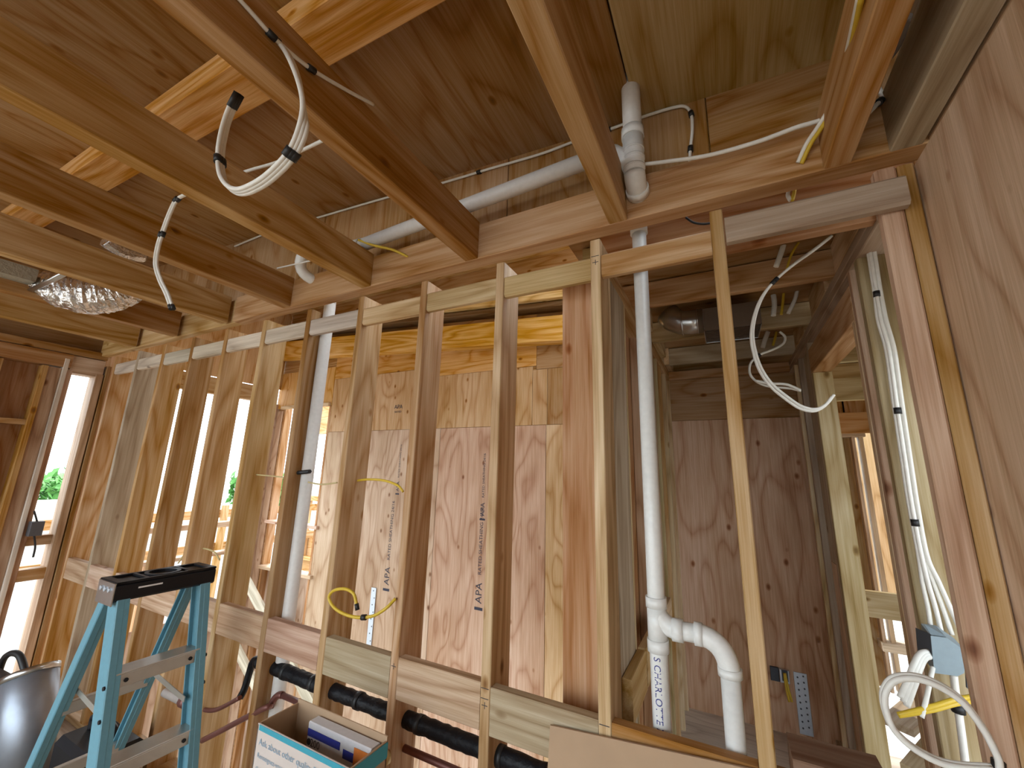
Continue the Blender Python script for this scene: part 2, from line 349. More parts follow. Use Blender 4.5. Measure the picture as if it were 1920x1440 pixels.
beam_between('glulam', (-5.74, 3.53, 1.683), (-.52, 3.53, 1.335), .13, .26, (0.60, .35, .12), ws)  # orange tint includes the yellow light on the glulam
beam_between('plate', (-6.0, 3.50, 1.935), (-.52, 3.50, 1.57), .16, .05, (0.16, .09, .04), ws)  # dark strip standing in for the shaded gap above the glulam
beam_between('plate', (-6.0, 3.46, 2.01), (-.52, 3.46, 1.645), .18, .07, (0.76, .52, .26), ws)
for z in (-.70, -1.27):
    board('sill', -5.60, -4.55, 3.56, 3.70, z - .038, z, 'X', PINK, ws)
for x in (-5.62, -4.66): board('trimmer', x, x + .038, 3.615, 3.72, -4.2, .84, 'Z', RED, ws)
board('header', -5.62, -4.62, 3.56, 3.60, .815, .86, 'X', PALE, ws)
for x in (-5.35, -4.98): board('cripple', x, x + .038, 3.60, 3.69, -4.2, -.74, 'Z', FIR, ws)
# far left wall of the stairwell, with its opening
WX = -5.75
board('plywood_panel', WX - .012, WX, 3.30, 3.61, -4.2, .90, 'Z', PLY1, ws, ply=True)
board('plywood_panel', WX - .012, WX, 1.49, 3.61, 1.12, 2.3, 'Z', WARM, ws, ply=True)
board('header', WX - .09, WX + .002, 1.5, 3.45, .90, 1.11, 'Y', BROWN, ws)
board('trimmer', WX - .14, WX, 3.27, 3.30, -4.2, .93, 'Z', PINK, ws); board('trimmer', WX - .14, WX, 1.76, 1.80, -4.2, .93, 'Z', PINK, ws)
board('sill', WX - .14, WX, 1.80, 3.27, -.76, -.70, 'Y', PINK, ws); board('sill', WX - .14, WX, 1.80, 3.27, -1.10, -1.06, 'Y', PINK, ws)
for y in (2.4, 2.85): board('cripple', WX - .09, WX, y, y + .038, -4.2, -1.10, 'Z', FIR, ws)
board('deck_sheet', -6.1, -.50, 1.40, 3.75, 2.30, 2.32, 'X', YEL, ws, ply=True)
board('rim_panel', -6.1, -.50, 1.364, 1.378, .90, 2.30, 'X', YEL, ws, ply=True)
board('plywood_panel', WX - .014, WX - .002, 1.80, 3.27, -4.2, -1.75, 'Z', PLY1, ws, ply=True); board('plywood_panel', -5.60, -4.62, YW + .10, YW + .112, -4.2, -1.32, 'Z', PLY1, ws, ply=True)  # panels added low in both openings to cut light from the ground
# stair slab below
board('landing', -6.1, -.50, 1.50, 3.6, -4.3, -4.2, 'X', WHITE, ws, ply=True)
beam_between('diagonal_brace', onY(452, 1070, 3.35), onY(600, 1350, 3.35), .035, .13, WHITE, ws)
beam_between('diagonal_brace', onY(425, 1180, 3.25), onY(500, 1325, 3.25), .035, .12, WHITE, ws)

# ---- left wall of the near room with its narrow window
wl = struct('wall_left', 'framed wall with a narrow window at the far left')
LX = -4.60
def yl(px, py=830): return onX(px, py, LX).y
def lboard(nm, a, b, z0, z1, c, d=.14, off=0.0, ply=False):
    board(nm, LX - d - off, LX - off, yl(a), yl(b), z0, z1, 'Z', c, wl, ply=ply)
lboard('trimmer', 148, 163, FLOOR, .72, PINK); lboard('stud', 165, 174, FLOOR, .80, BROWN, .14, -.01)
lboard('trimmer', 88, 100, FLOOR, .72, PINK); lboard('stud', 78, 88, FLOOR, .80, WHITE, .14, -.02); lboard('stud', 50, 78, FLOOR, .72, PINK, .10)  # white stud has the daylit edge beside the window painted into its tint
lboard('stud', 37, 50, FLOOR, .72, WARM, .10, -.02)
board('plywood_panel', LX - .12, LX - .105, -1.0, yl(50), FLOOR, .75, 'Z', RED, wl, ply=True)
for y in (-.05, .36, -.60, -1.0): board('stud', LX - .10, LX + .01, y, y + .038, FLOOR, .72, 'Z', FIR, wl)
board('stud', LX - .10, LX + .01, .66, .80, FLOOR, .72, 'Z', WARM, wl)
board('header', LX - .14, LX + .012, -1.2, 1.14, .73, .84, 'Y', WARM, wl); board('header', LX - .14, LX - .01, 1.14, 1.34, .70, .84, 'Y', PINK, wl)
board('plate', LX - .14, LX + .02, -1.2, 1.34, .845, .90, 'Y', BROWN, wl)
board('rim_panel', LX - .14, LX - .12, -2.4, 1.40, .90, 1.75, 'Y', BROWN, wl, ply=True)
board('block', LX - .10, LX, .80, yl(50), .26, .30, 'Y', FIR, wl)
board('sill', LX - .10, LX - .004, .66, yl(150), -.86, -.78, 'Y', WARM, wl); board('sill', LX - .14, LX - .05, yl(40), yl(150), -.62, -.55, 'Y', PINK, wl)
board('sheathing', LX - .14, LX - .13, 1.345, 1.50, FLOOR, 2.3, 'Z', WARM, wl, ply=True)

# ================================================================== PIPES
def ring(name, c, ax, r, h, mat, parent):
    c = Vector(c); ax = Vector(ax).normalized(); return rod(name, c - ax * h / 2, c + ax * h / 2, r, mat, parent)
# drain stack in the wall bay
XP, YP = -.224, 1.425
st = thing('drain_pipe', 'white drain pipe with a side branch standing beside the bare slim stud', 'pipe', (XP, YP, FLOOR))
rp = .0255
rod('riser', (XP, YP, FLOOR - .02), (XP, YP, .93), rp, PVC, st)
zt = onY(1233, 1170, YP).z
ring('hub', (XP, YP, zt + .062), (0, 0, 1), rp + .006, .030, PVC, st); ring('hub', (XP, YP, zt - .058), (0, 0, 1), rp + .006, .034, PVC, st)
rod('tee_body', (XP, YP, zt - .05), (XP, YP, zt + .055), rp + .003, PVC, st)
zb = onY(1300, 1187, YP).z
tube('sweep', arc((XP, YP, zt + .035), (XP + .018, YP, zb + .004), (XP + .055, YP, zb)), rp + .002, PVC, st, False, 20)
ring('hub', (XP + .058, YP, zb), (1, 0, 0), rp + .006, .030, PVC, st)
xe = onY(1372, 1300, YP).x
rod('branch', (XP + .05, YP, zb), (xe - .075, YP, zb), rp, PVC, st)
ring('hub', (xe - .075, YP, zb), (1, 0, 0), rp + .006, .022, PVC, st)
tube('elbow', arc((xe - .08, YP, zb), (xe - .005, YP, zb - .002), (xe, YP, zb - .085)), rp + .003, PVC, st, False, 20)
ring('hub', (xe, YP, zb - .082), (0, 0, 1), rp + .006, .022, PVC, st)
rod('dropper', (xe, YP, FLOOR + .0), (xe, YP, zb - .07), rp, PVC, st)
ring('coupling', (XP, YP, .925), (0, 0, 1), rp + .006, .055, PVC, st)
me = textmesh('print', 'S CHARLOTTE PIPE', .027, 'LEFT')
# lettering runs down the pipe and wraps round it, facing the room
base_a = math.atan2(-YP, -XP) - .25
for v in me.vertices:
    s, t = v.co.x, v.co.y; a = base_a + t / rp
    v.co = Vector((math.cos(a) * (rp + .0006), math.sin(a) * (rp + .0006), -s))
link('print', me, BLUEINK, st, (XP, YP, zt - .083))

# vent stack above: through the deck, wye, elbow into the ledger
XV, YV = -.196, 1.212
vt = thing('vent_stack', 'white vent pipe rising through the roof deck above the ledger', 'pipe', (XV, YV, .9)); rv_ = .0315
def vz(py): return onY(1186, py, YV).z
rod('riser', (XV, YV, vz(262)), (XV, YV, zc(XV) + .12), rv_, PVC2, vt)
ring('hub', (XV, YV, vz(252)), (0, 0, 1), rv_ + .006, .035, PVC, vt)
zE = onY(1190, 362, 1.275).z
rod('wye_body', (XV, YV, vz(328)), (XV, YV, vz(255)), rv_ + .003, PVC, vt)
for py in (285, 300, 318): ring('collar', (XV, YV, vz(py)), (0, 0, 1), rv_ + .0045, .008, PVC, vt)
rod('wye_branch', (XV, YV, vz(312)), (XV - .075, YV + .03, vz(312) + .10), rv_ + .001, PVC, vt)
tube('elbow', arc((XV, YV, vz(326)), (XV, YV + .004, zE - .004), (XV, 1.30, zE - .012)), rv_ + .003, PVC, vt, False, 20)
ring('hub', (XV, 1.262, zE - .006), (0, 1, -.25), rv_ + .007, .026, PVC, vt)
# horizontal vent lying on the joists
zp = 1.072
pa, pb = onZ(1095, 318, zp + .02), onZ(690, 446, zp + .02)
hv = thing('vent_pipe', 'long white pipe lying across the joists under the rim', 'pipe', (pa.x, 1.235, zp))
rod('run', (XV - .07, 1.222, zp + .045), (-1.53, 1.232, zp), .030, PVC2, hv)
rod('end_hub', (-1.50, 1.232, zp), (-1.565, 1.232, zp), .035, PVC, hv)
# left stack
RL = .031; YL = 1.44; XL = onY(601, 760, YL).x - RL
ls = thing('soil_pipe', 'thick off-white pipe running up behind a stud, left bays', 'pipe', (XL, YL, -3.2))
rod('riser', (XL, YL, -3.2), (XL, YL, .93), RL, PVC2, ls)
rod('upper_riser', (XL, YL, .93), (XL, YL, 1.02), RL, PVC2, ls)
q = onY(578, 505, 1.25)
le = thing('vent_elbow', 'small white pipe elbow turning into the ledger between left joists', 'pipe', (q.x, 1.25, q.z))
tube('elbow', arc((q.x + .02, 1.20, q.z + .06), (q.x - .05, 1.20, q.z - .03), (q.x + .01, 1.30, q.z - .05)), .028, PVC, le, False, 18)
rod('stub', (q.x + .02, 1.20, q.z + .06), (q.x + .16, 1.225, q.z + .03), .028, PVC2, le)
# black wrapped drain running through the studs
bp_ = thing('wrapped_pipe', 'thick black insulated pipe running through the studs below the blocking', 'pipe', (-1.3, 1.42, -.933))
pth = [(-2.12 + i * .02, 1.42 + rnd.uniform(-.001, .001), -.933 + rnd.uniform(-.0012, .0012)) for i in range(78)]
tube('wrap', pth, .030, BLACKFOAM, bp_, False, 16, radii=[.029 + rnd.uniform(-.0016, .002) for _ in pth])
for x in (-1.90, -1.70, -1.42, -1.10, -.75): ring('tape_band', (x, 1.42, -.933), (1, .03, 0), .0322, .022, TAPE, bp_)
dn = thing('wrapped_dropper', 'thin black insulated pipe bending down left of the first wrapped stud', 'pipe', (-2.14, 1.43, -1.1))
tube('wrap', [(-2.06, 1.425, -.925), (-2.16, 1.43, -.94), (-2.185, 1.43, -1.0), onY(459, 1290, 1.42), onY(449, 1310, 1.40)], .016, BLACKFOAM, dn)
# copper lines
cp = thing('copper_pipe', 'dull copper pipe running low behind the cardboard box through studs', 'pipe', (-1.4, 1.42, -1.03))
rod('run', (-1.91, 1.42, -1.028), (-.60, 1.42, -1.028), .0125, COPPER, cp, 12)
tube('elbow', arc((-1.90, 1.42, -1.028), (-1.955, 1.42, -1.028), (-1.955, 1.405, -1.085)), .0145, COPPER, cp, False, 12)
tube('tail', [(-1.955, 1.405, -1.08)] + [onY(a, b, 1.36) for a, b in [(500, 1326), (460, 1346), (415, 1370), (380, 1388)]], .0125, COPPER, cp)
for x in (-1.60, -1.18):
    ring('plastic_bushing', (x, 1.335, -1.02), (.3, 1, 0), .022, .02, plain('bushing_plastic', (.75, .62, .30), .5), cp)
c2 = thing('copper_branch', 'copper pipe with a pale union behind the ladder rails', 'pipe', (-2.6, 1.42, -1.05))
tube('run', [onY(a, b, 1.36) for a, b in [(450, 1308), (415, 1327), (395, 1332), (372, 1328)]], .010, COPPER, c2)
rod('union', onY(376, 1330, 1.36), onY(310, 1298, 1.36), .021, plain('union_grey', (.42, .36, .32), .5), c2, 14)
rod('nut', onY(352, 1319, 1.36), onY(342, 1314, 1.36), .027, COPPER, c2, 8)

# ================================================================== CABLES
def cable(name, label, pts, mat=CABLE, r=.0048, ties=(), tie_mat=TAPE, offs=None, group=None, end=None):
    """one cable; ties are fractions along it where a staple or a band of tape holds it"""
    pts = [Vector(p) for p in pts]
    if offs: pts = [p + Vector(offs) for p in pts]
    t = thing(name, label, 'cable', pts[0], group); path = catmull(pts, 8)
    tube('jacket', pts, r, mat, t)
    for f in ties:
        i = min(len(path) - 2, max(0, int(f * (len(path) - 1)))); d = (path[i + 1] - path[i]).normalized()
        rod('tie', path[i] - d * .010, path[i] + d * .010, r * 1.7, tie_mat, t, 10)
    if end:
        d = (path[-1] - path[-2]).normalized(); rod('taped_end', path[-1] - d * end, path[-1] + d * .004, r * 1.35, TAPE, t, 10)
    return t
pY = lambda lst, y: [onY(a, b, y) for a, b in lst]
pX = lambda lst, x: [onX(a, b, x) for a, b in lst]
pZ = lambda lst, z: [onZ(a, b, z) for a, b in lst]
# feed stapled along joist beside the loop
jr = -.850 + .014
cable('joist_cable', 'white cable stapled along the joist side above the hanging loop', pX([(432, -20), (470, 22), (515, 72), (560, 112), (600, 140), (655, 172), (700, 196)], jr), ties=(.33, .62))
loop = [(512, 68), (535, 95), (556, 140), (568, 195), (566, 240), (545, 288), (505, 330), (470, 352), (445, 358), (426, 348), (414, 325), (412, 285), (420, 240), (432, 205), (446, 178)]
for i in range(3):
    dx = (-.010, .003, .016)[i]
    pts = [onY(a, b, .40 + .006 * i) + Vector((dx * (.3 if k < 4 else 1), 0, -dx * (.2 if k < 3 else .8))) for k, (a, b) in enumerate(loop)]
    cable('loop_cable', ['outermost strand of the big white cable loop under the joists', 'middle strand of the big white cable loop under the joists', 'innermost strand of the big white cable loop under the joists'][i], pts, r=.0052, ties=(.03, .36, .76), end=.035, group='strands of the big cable loop')
cable('cross_cable', 'white cable bridging two joists behind the big loop', [onY(608, 262, .70), onY(560, 285, .70), onY(520, 304, .70), onY(472, 318, .70), onY(436, 330, .70)], r=.0055)
drop = [(352, 362), (330, 374), (318, 395), (304, 432), (294, 462), (290, 495), (298, 525), (310, 550), (320, 578)]
for i in range(2):
    cable('drop_cable', ['nearer white cable hanging down with a black taped end', 'farther white cable hanging down with a black taped end'][i],
          [onY(a, b, .56) + Vector((.010 * i, .003 * i, 0)) for a, b in drop], r=.0046, ties=(.14, .42), end=.016, group='pair of cables hanging under the left joists')
# cable along the rim
yr = 1.335
cable('rim_cable', 'white cable stapled along the rim strip and turning down', pY([(440, 462), (520, 430), (610, 404), (720, 372), (830, 343), (920, 316), (1010, 290), (1070, 268), (1150, 240), (1215, 216), (1262, 202), (1284, 200), (1296, 214), (1298, 245), (1294, 285), (1293, 335)], yr), r=.0055, ties=(.32, .53, .80, .93))
cable('ledger_cable', 'white cable sagging across in front of the ledger to the joist', [onY(1200, 309, 1.24), onY(1250, 303, 1.24), onY(1330, 291, 1.24), onY(1420, 266, 1.24), onY(1490, 240, 1.24), onY(1545, 222, 1.24), onY(1562, 196, 1.20)], r=.0065)
jl = .312 - .012
bun = [(1496, 305), (1512, 270), (1532, 240), (1552, 208), (1566, 180), (1580, 132), (1594, 75), (1612, -10)]
bY = [1.27, 1.25, 1.22, 1.19, 1.15, 1.06, .95, .83]
for i, (mt, lb) in enumerate([(CABLE, 'white cable climbing the right joist from the ledger hole'), (YCABLE, 'yellow cable climbing the right joist from the ledger hole')]):
    cable('riser_cable', lb, [onY(a + 7 * i * (1 if k < 5 else .6), b + 2 * i, bY[k]) for k, (a, b) in enumerate(bun)], mt, .0058, ties=(.55,))
# below the ledger: the same pair drops behind the blocking
cable('slot_cable', 'short white cable in the slot above the grey block', pY([(1480, 355), (1477, 366), (1482, 376)], 1.42), r=.006)
cable('slot_cable', 'short yellow cable in the slot above the grey block', pY([(1490, 352), (1488, 366), (1485, 376)], 1.42), YCABLE, .006)
cable('slot_loop', 'thin black cable sagging in the slot left of the slim stud', pY([(1286, 408), (1300, 417), (1318, 420), (1335, 418)], 1.45), TAPE, .004)
cable('bay_cable', 'yellow cable dropping from the white pipe end into the ledger', [onY(672, 450, 1.20), onY(700, 460, 1.22), onY(735, 468, 1.25), onY(766, 482, 1.28)], YCABLE, .006)
cable('elbow_cable', 'thin white cable passing in front of the small pipe elbow', [onY(520, 503, 1.17), onY(555, 495, 1.17), onY(590, 487, 1.17)], r=.004)
cable('pocket_cable', 'short white cable clipped behind the rightmost near joist', [onY(1644, 160, 1.25), onY(1654, 182, 1.25), onY(1640, 200, 1.22), onY(1622, 218, 1.20)], r=.006, ties=(.5,))
cable('corner_cable', 'grey cable slanting up between the two rightmost joists', [onY(1660, 120, 1.15), onY(1685, 85, 1.08), onY(1705, 30, .98)], plain('cable_grey', (.32, .29, .27), .5), .006)
# closet cables
cb = [[(1472, 448), (1466, 470), (1455, 500)], [(1448, 542), (1452, 568), (1450, 592)], [(1440, 622), (1434, 638), (1430, 652)]]
for k, seg in enumerate(cb):
    cable('closet_cable', ['white cable end above the first closet joist', 'white cable end between the closet joists', 'white cable end above the far closet joist'][k], pY(seg, [1.95, 2.5, 3.1][k]), r=[.011, .013, .015][k])
for k, seg in enumerate([[(1505, 443), (1485, 475), (1475, 505)], [(1470, 540), (1468, 565), (1465, 590)], [(1456, 622), (1453, 635), (1449, 648)]]):
    cable('closet_yellow_cable', ['yellow cable crossing before the first closet joist', 'yellow cable between the closet joists', 'yellow cable above the far closet joist'][k], pY(seg, [1.95, 2.5, 3.1][k]), YCABLE, [.005, .007, .008][k])
cable('closet_tail_cable', 'white cable slanting down beside the closet top plate', pY([(1496, 540), (1490, 562), (1478, 588)], 2.5), r=.010)
big = [(1556, 446), (1525, 470), (1490, 495), (1462, 518), (1440, 540), (1424, 565), (1413, 595), (1408, 628), (1412, 660), (1424, 695), (1445, 725), (1475, 750), (1500, 766), (1525, 771), (1545, 762), (1560, 744)]
for i in range(2):
    cable('closet_loop', ['outer strand of the white loop hanging in the closet', 'inner strand of the white loop hanging in the closet'][i], [onY(a + 4 * i, b - 4 * i, 1.645 if k < 2 else 1.70) for k, (a, b) in enumerate(big)], r=.0048, ties=(.24,), group='strands of the closet loop')
cable('closet_coil', 'small white cable coil behind the closet loop', pY([(1462, 622), (1472, 632), (1468, 645), (1448, 656), (1425, 665), (1408, 680), (1406, 700), (1418, 715), (1440, 724), (1480, 728), (1502, 733)], 2.645), r=.0068, ties=(.42,))
cable('closet_coil_tail', 'short free end of the white coil in the closet', pY([(1416, 714), (1445, 719), (1475, 721), (1501, 732)], 2.6), r=.0075)
# bundle down the closet door stud
bd = [(1632, 460), (1638, 500), (1645, 545), (1654, 600), (1668, 650), (1676, 700), (1682, 745), (1690, 800), (1702, 880), (1712, 945), (1730, 1040), (1742, 1090), (1756, 1140), (1768, 1190)]
for i in range(4):
    cable('stud_cable', ['leftmost cable of the bundle stapled down the closet door stud', 'second cable from left in the bundle down the door stud', 'third cable from left in the bundle down the door stud', 'rightmost cable of the bundle stapled down the closet door stud'][i],
          [onY(a + (i - 1.5) * (5.2 if 2 < k < 12 else 4.0) + (max(0, k - 10) * 5 * (i - 1)), b, 1.715 - .006 * (i % 2)) for k, (a, b) in enumerate(bd)], CABLE, .0058, ties=(.17, .50, .73) if i == 1 else (), group='cables down the closet door stud')

# yellow loops in the left bays
cable('yellow_loop', 'yellow cable loop with taped end above the low blocking', [onY(742, 1122, 1.34), onY(722, 1142, 1.31), onY(695, 1156, 1.30), onY(660, 1156, 1.28), onY(630, 1142, 1.27), onY(617, 1122, 1.27), onY(625, 1108, 1.27), onY(645, 1104, 1.27), onY(662, 1112, 1.27), onY(668, 1130, 1.27), onY(670, 1142, 1.27)], YCABLE, .0062, ties=(.24,), end=.02)
cable('stud_jumper', 'yellow cable looping between two studs at eye height', [onY(663, 902, 1.43), onY(690, 899, 1.43), onY(720, 901, 1.43), onY(745, 910, 1.43), onY(756, 922, 1.43)], YCABLE, .0055)
cable('stud_jumper', 'thin yellow cable crossing the white window bay', [onY(480, 890, 1.43), onY(522, 894, 1.43), onY(560, 900, 1.43), onY(600, 908, 1.43), onY(632, 905, 1.43)], plain('cable_tan', (.55, .45, .22), .5), .004)
cable('stud_jumper', 'thin tan cable arching just above the ladder cap', [onY(334, 1056, 1.43), onY(350, 1036, 1.43), onY(375, 1028, 1.43), onY(400, 1034, 1.43), onY(412, 1050, 1.43)], plain('cable_tan', (.55, .45, .22), .5), .0045)
tp = thing('tape_strip', 'black tape strip stuck across the stud and thick pipe', 'tape', onY(560, 886, 1.40))
rod('strip', onY(543, 888, 1.40), onY(581, 884, 1.40), .011, TAPE, tp, 6)

# ================================================================== BOXES, PLATES, DUCTS
# junction box on the door stud with its wires
jb = thing('junction_box', 'blue-grey plastic junction box nailed on the closet door stud', 'electrical box', onY(1770, 1225, 1.62))
Yj = 1.60
A, B, C_, D_ = onY(1718, 1180, 1.66), onY(1745, 1192, Yj), onY(1812, 1222, Yj), onY(1812, 1268, Yj)
fr = [onY(1745, 1192, Yj), onY(1775, 1196, Yj), onY(1812, 1222, Yj), onY(1808, 1262, Yj), onY(1796, 1268, Yj), onY(1752, 1262, Yj)]
bk = [p + Vector((.012, .10, .004)) for p in fr]; n = len(fr); cen = sum(fr, Vector()) / n
me = mesh('shell', [p - cen for p in fr + bk], [tuple(range(n)), tuple(range(n, 2 * n))] + [(i, (i + 1) % n, n + (i + 1) % n, n + i) for i in range(n)]); link('shell', me, BOXBLUE, jb, cen)
fl_ = [onY(1718, 1178, 1.655), onY(1746, 1190, 1.60), onY(1751, 1240, 1.60), onY(1722, 1225, 1.655)]; c0 = sum(fl_, Vector()) / 4
me = mesh('side_flange', [p - c0 for p in fl_] + [p - c0 + Vector((0, .006, 0)) for p in fl_], [(0, 1, 2, 3), (4, 5, 6, 7), (0, 1, 5, 4), (1, 2, 6, 5), (2, 3, 7, 6), (3, 0, 4, 7)]); link('side_flange', me, DARKBOX, jb, c0)
tb = [onY(1733, 1170, 1.63), onY(1745, 1190, 1.60), onY(1775, 1194, 1.60)]; c0 = sum(tb, Vector()) / 3
me = mesh('nail_tab', [p - c0 for p in tb] + [p - c0 + Vector((0, .004, 0)) for p in tb], [(0, 1, 2), (3, 4, 5), (0, 1, 4, 3), (1, 2, 5, 4), (2, 0, 3, 5)]); link('nail_tab', me, BOXBLUE, jb, c0)
rf = [onY(1810, 1235, 1.62), onY(1822, 1248, 1.62), onY(1828, 1300, 1.62), onY(1813, 1290, 1.62)]; c0 = sum(rf, Vector()) / 4
me = mesh('side_flange', [p - c0 for p in rf] + [p - c0 + Vector((0, .006, 0)) for p in rf], [(0, 1, 2, 3), (4, 5, 6, 7), (0, 1, 5, 4), (1, 2, 6, 5), (2, 3, 7, 6), (3, 0, 4, 7)]); link('side_flange', me, DARKBOX, jb, c0)
for i in range(3):
    cable('box_tail', ['left', 'middle', 'right'][i] + ' cut cable end curling out of the junction box', [onY(1745 + 2 * i, 1222 + 4 * i, 1.63), onY(1726 + 4 * i, 1226 + 4 * i, 1.58), onY(1714 + 5 * i, 1246 + 4 * i, 1.55), onY(1704 + 6 * i, 1272 + 4 * i, 1.54), onY(1688 + 6 * i, 1308 + 8 * i, 1.54)], CABLE, .0075, group='cut cable ends at the junction box')
cable('box_whip', 'single thin white cable hanging down from the junction box', [onY(1749, 1252, 1.60), onY(1744, 1275, 1.57), onY(1738, 1305, 1.56), onY(1728, 1345, 1.55)], CABLE, .0055)
lp = [(1870, 1500), (1872, 1430), (1862, 1400), (1840, 1360), (1806, 1315), (1770, 1288), (1735, 1272), (1700, 1266), (1672, 1272), (1657, 1292), (1656, 1318), (1668, 1355), (1690, 1382), (1720, 1405), (1760, 1425), (1800, 1434), (1860, 1438)]
for i in range(2):
    cable('coil_cable', ['outer turn of the thick white coil hanging by the post', 'inner turn of the thick white coil hanging by the post'][i], [onY(a + (4 if k > 6 else 2) * i, b + 6 * i, 1.28 - .008 * i) for k, (a, b) in enumerate(lp)], CABLE, .0062, ties=(.06,) if i == 0 else (), group='turns of the white coil by the post')
cable('feed_cable', 'white cable running down below the junction box', pY([(1788, 1266), (1792, 1300), (1798, 1340), (1806, 1400), (1812, 1450)], 1.70), CABLE, .0085, ties=(.45,))
for i in range(2):
    cable('yellow_tail', ['upper', 'lower'][i] + ' yellow cable end held under the junction box', [onY(1830, 1305 + 8 * i, 1.62), onY(1790, 1312 + 8 * i, 1.58), onY(1750, 1324 + 7 * i, 1.56), onY(1710, 1334 + 4 * i, 1.55), onY(1684, 1340 + 2 * i, 1.55)], YCABLE, .006, group='yellow cable ends')
# wall box with yellow wires and a nail plate on the closet back wall
wbx = thing('wall_box', 'small steel outlet box with yellow wires on the closet plywood', 'electrical box', onY(1468, 1265, 3.54))
p0, p1 = onY(1443, 1248, 3.545), onY(1462, 1277, 3.545); board('cutout', p0.x, p1.x, 3.530, 3.549, p1.z, p0.z, 'Z', parent=wbx, mat=DARKBOX)
p0, p1 = onY(1460, 1252, 3.53), onY(1481, 1280, 3.53); board('housing', p0.x, p1.x, 3.505, 3.530, p1.z, p0.z, 'Z', parent=wbx, mat=STEEL)
p0, p1 = onY(1465, 1256, 3.50), onY(1479, 1279, 3.50); board('opening', p0.x, p1.x, 3.500, 3.506, p1.z, p0.z, 'Z', parent=wbx, mat=DARKBOX)
for i in range(2): tube('wire', [onY(1470 + 2 * i, 1262, 3.49), onY(1474 + 4 * i, 1290, 3.46), onY(1480 + 5 * i, 1316, 3.46)], .0065, YCABLE, wbx)
p0, p1 = onY(1492, 1262, 3.53), onY(1522, 1376, 3.53)
nt_ = thing('nail_strap', 'perforated grey steel strap on the closet plywood by the floor', 'metal strap', ((p0.x + p1.x) / 2, 3.54, p1.z))
xa = onY(1492, 1300, 3.53).x; xb = onY(1517, 1300, 3.53).x
board('plate', xa, xb, 3.540, 3.545, -1.575, onY(1500, 1262, 3.54).z, 'Z', parent=nt_, mat=STEEL, var=0)
for r in range(9):
    for cpos in (.28, .72):
        z = -1.54 + r * .036 + .012 * (cpos > .5); x = xa + (xb - xa) * cpos
        ring('nail_hole', (x, 3.539, z), (0, 1, 0), .005, .003, DARKBOX, nt_)
# strap on the stairwell plywood
p0, p1 = onY(698, 1102, 3.58), onY(694, 1215, 3.58)
sp = thing('tie_strap', 'narrow pale blue steel strap on the stairwell plywood', 'metal strap', ((p0.x + p1.x) / 2, 3.58, p1.z))
board('plate', p0.x - .02, p0.x + .05, 3.588, 3.594, p1.z - .3, p0.z, 'Z', parent=sp, mat=STEEL, var=0)
for k in range(12): ring('nail_hole', (p0.x + .015 + .02 * (k % 2), 3.587, p0.z - .03 - .07 * k), (0, 1, 0), .006, .003, DARKBOX, sp)
# duct boot and elbow in the closet ceiling
db = thing('register_box', 'steel register box with elbow duct between the closet joists', 'duct', (.1, 2.45, .87))
a, b = onY(1318, 600, 2.36).x, onY(1428, 600, 2.36).x
for nm, y0, y1, z0, z1 in [('front_wall', 2.36, 2.364, .80, .93), ('rear_wall', 2.60, 2.604, .80, .93), ('top', 2.36, 2.604, .926, .93)]:
    board(nm, a, b, y0, y1, z0, z1, 'X', parent=db, mat=GALV if nm != 'front_wall' else plain('duct_board_brown', (.13, .085, .055), .7), var=0)
board('end_wall', a, a + .004, 2.36, 2.604, .80, .93, 'X', parent=db, mat=GALV, var=0); board('end_wall', b - .004, b, 2.36, 2.604, .80, .93, 'X', parent=db, mat=GALV, var=0)
board('black_film', a + .006, b - .006, 2.366, 2.60, .803, .806, 'X', parent=db, mat=plain('black_film', (.008, .009, .012), .18, bump=.6, bscale=28), var=0)
ca = Vector((a, 2.47, .90))
tube('elbow', [ca, ca + Vector((-.07, 0, .0)), ca + Vector((-.12, 0, .005)), ca + Vector((-.165, .0, .03)), ca + Vector((-.195, 0, .075))], .07, GALV, db, False, 22)
for d in (-.03, -.115): ring('seam', ca + Vector((d, 0, .002)), (1, 0, 0), .073, .008, GALV, db)
# foil flex duct between the left joists
foil = plain('foil_wrap', (.75, .74, .74), .20, metal=.9, bump=1.0, bscale=38)
fd = thing('foil_duct', 'crinkled foil flex duct sagging between the left joists', 'duct', (-3.3, .75, .9))
pts = [Vector((-3.00, .93, 1.02)), Vector((-3.06, .86, .955)), Vector((-3.13, .78, .925)), Vector((-3.22, .70, .93)), Vector((-3.30, .62, .97))]
path = catmull(pts, 12); rad = [.10 * (0.55 + .45 * math.sin(math.pi * (i + 3) / (len(path) + 5))) * (1 + rnd.uniform(-.06, .06)) for i in range(len(path))]
c0 = sum(path, Vector()) / len(path); me = tubemesh('sleeve', [p - c0 for p in path], .1, 26, True, rad)
for v in me.vertices: v.co += Vector((rnd.uniform(-1, 1), rnd.uniform(-1, 1), rnd.uniform(-1, 1))) * .005
link('sleeve', me, foil, fd, c0)
hg = thing('hanger_strap', 'shiny strap bundle carrying the foil duct across joists', 'metal strap', onZ(80, 530, .93))
for i in range(3): rod('strap', onZ(45 + 4 * i, 548 + i, .90), onZ(122 + 4 * i, 510 + i, .93), .006, GALV, hg, 8)
board('insulation_batt', onZ(10, 505, .95).x - .25, onZ(60, 520, .95).x, .36, .58, .93, 1.0, 'X', parent=hg, mat=plain('grey_batt', (.36, .33, .26), .9, bump=.6), var=0)
f2 = thing('foil_scrap', 'small piece of foil duct glimpsed above the second joist', 'duct', onZ(220, 455, 1.12))
q0, q1 = onZ(200, 448, 1.15), onZ(268, 478, 1.15); tube('sleeve', [q0, (q0 + q1) / 2 + Vector((0, 0, -.02)), q1], .045, foil, f2, True, 14)

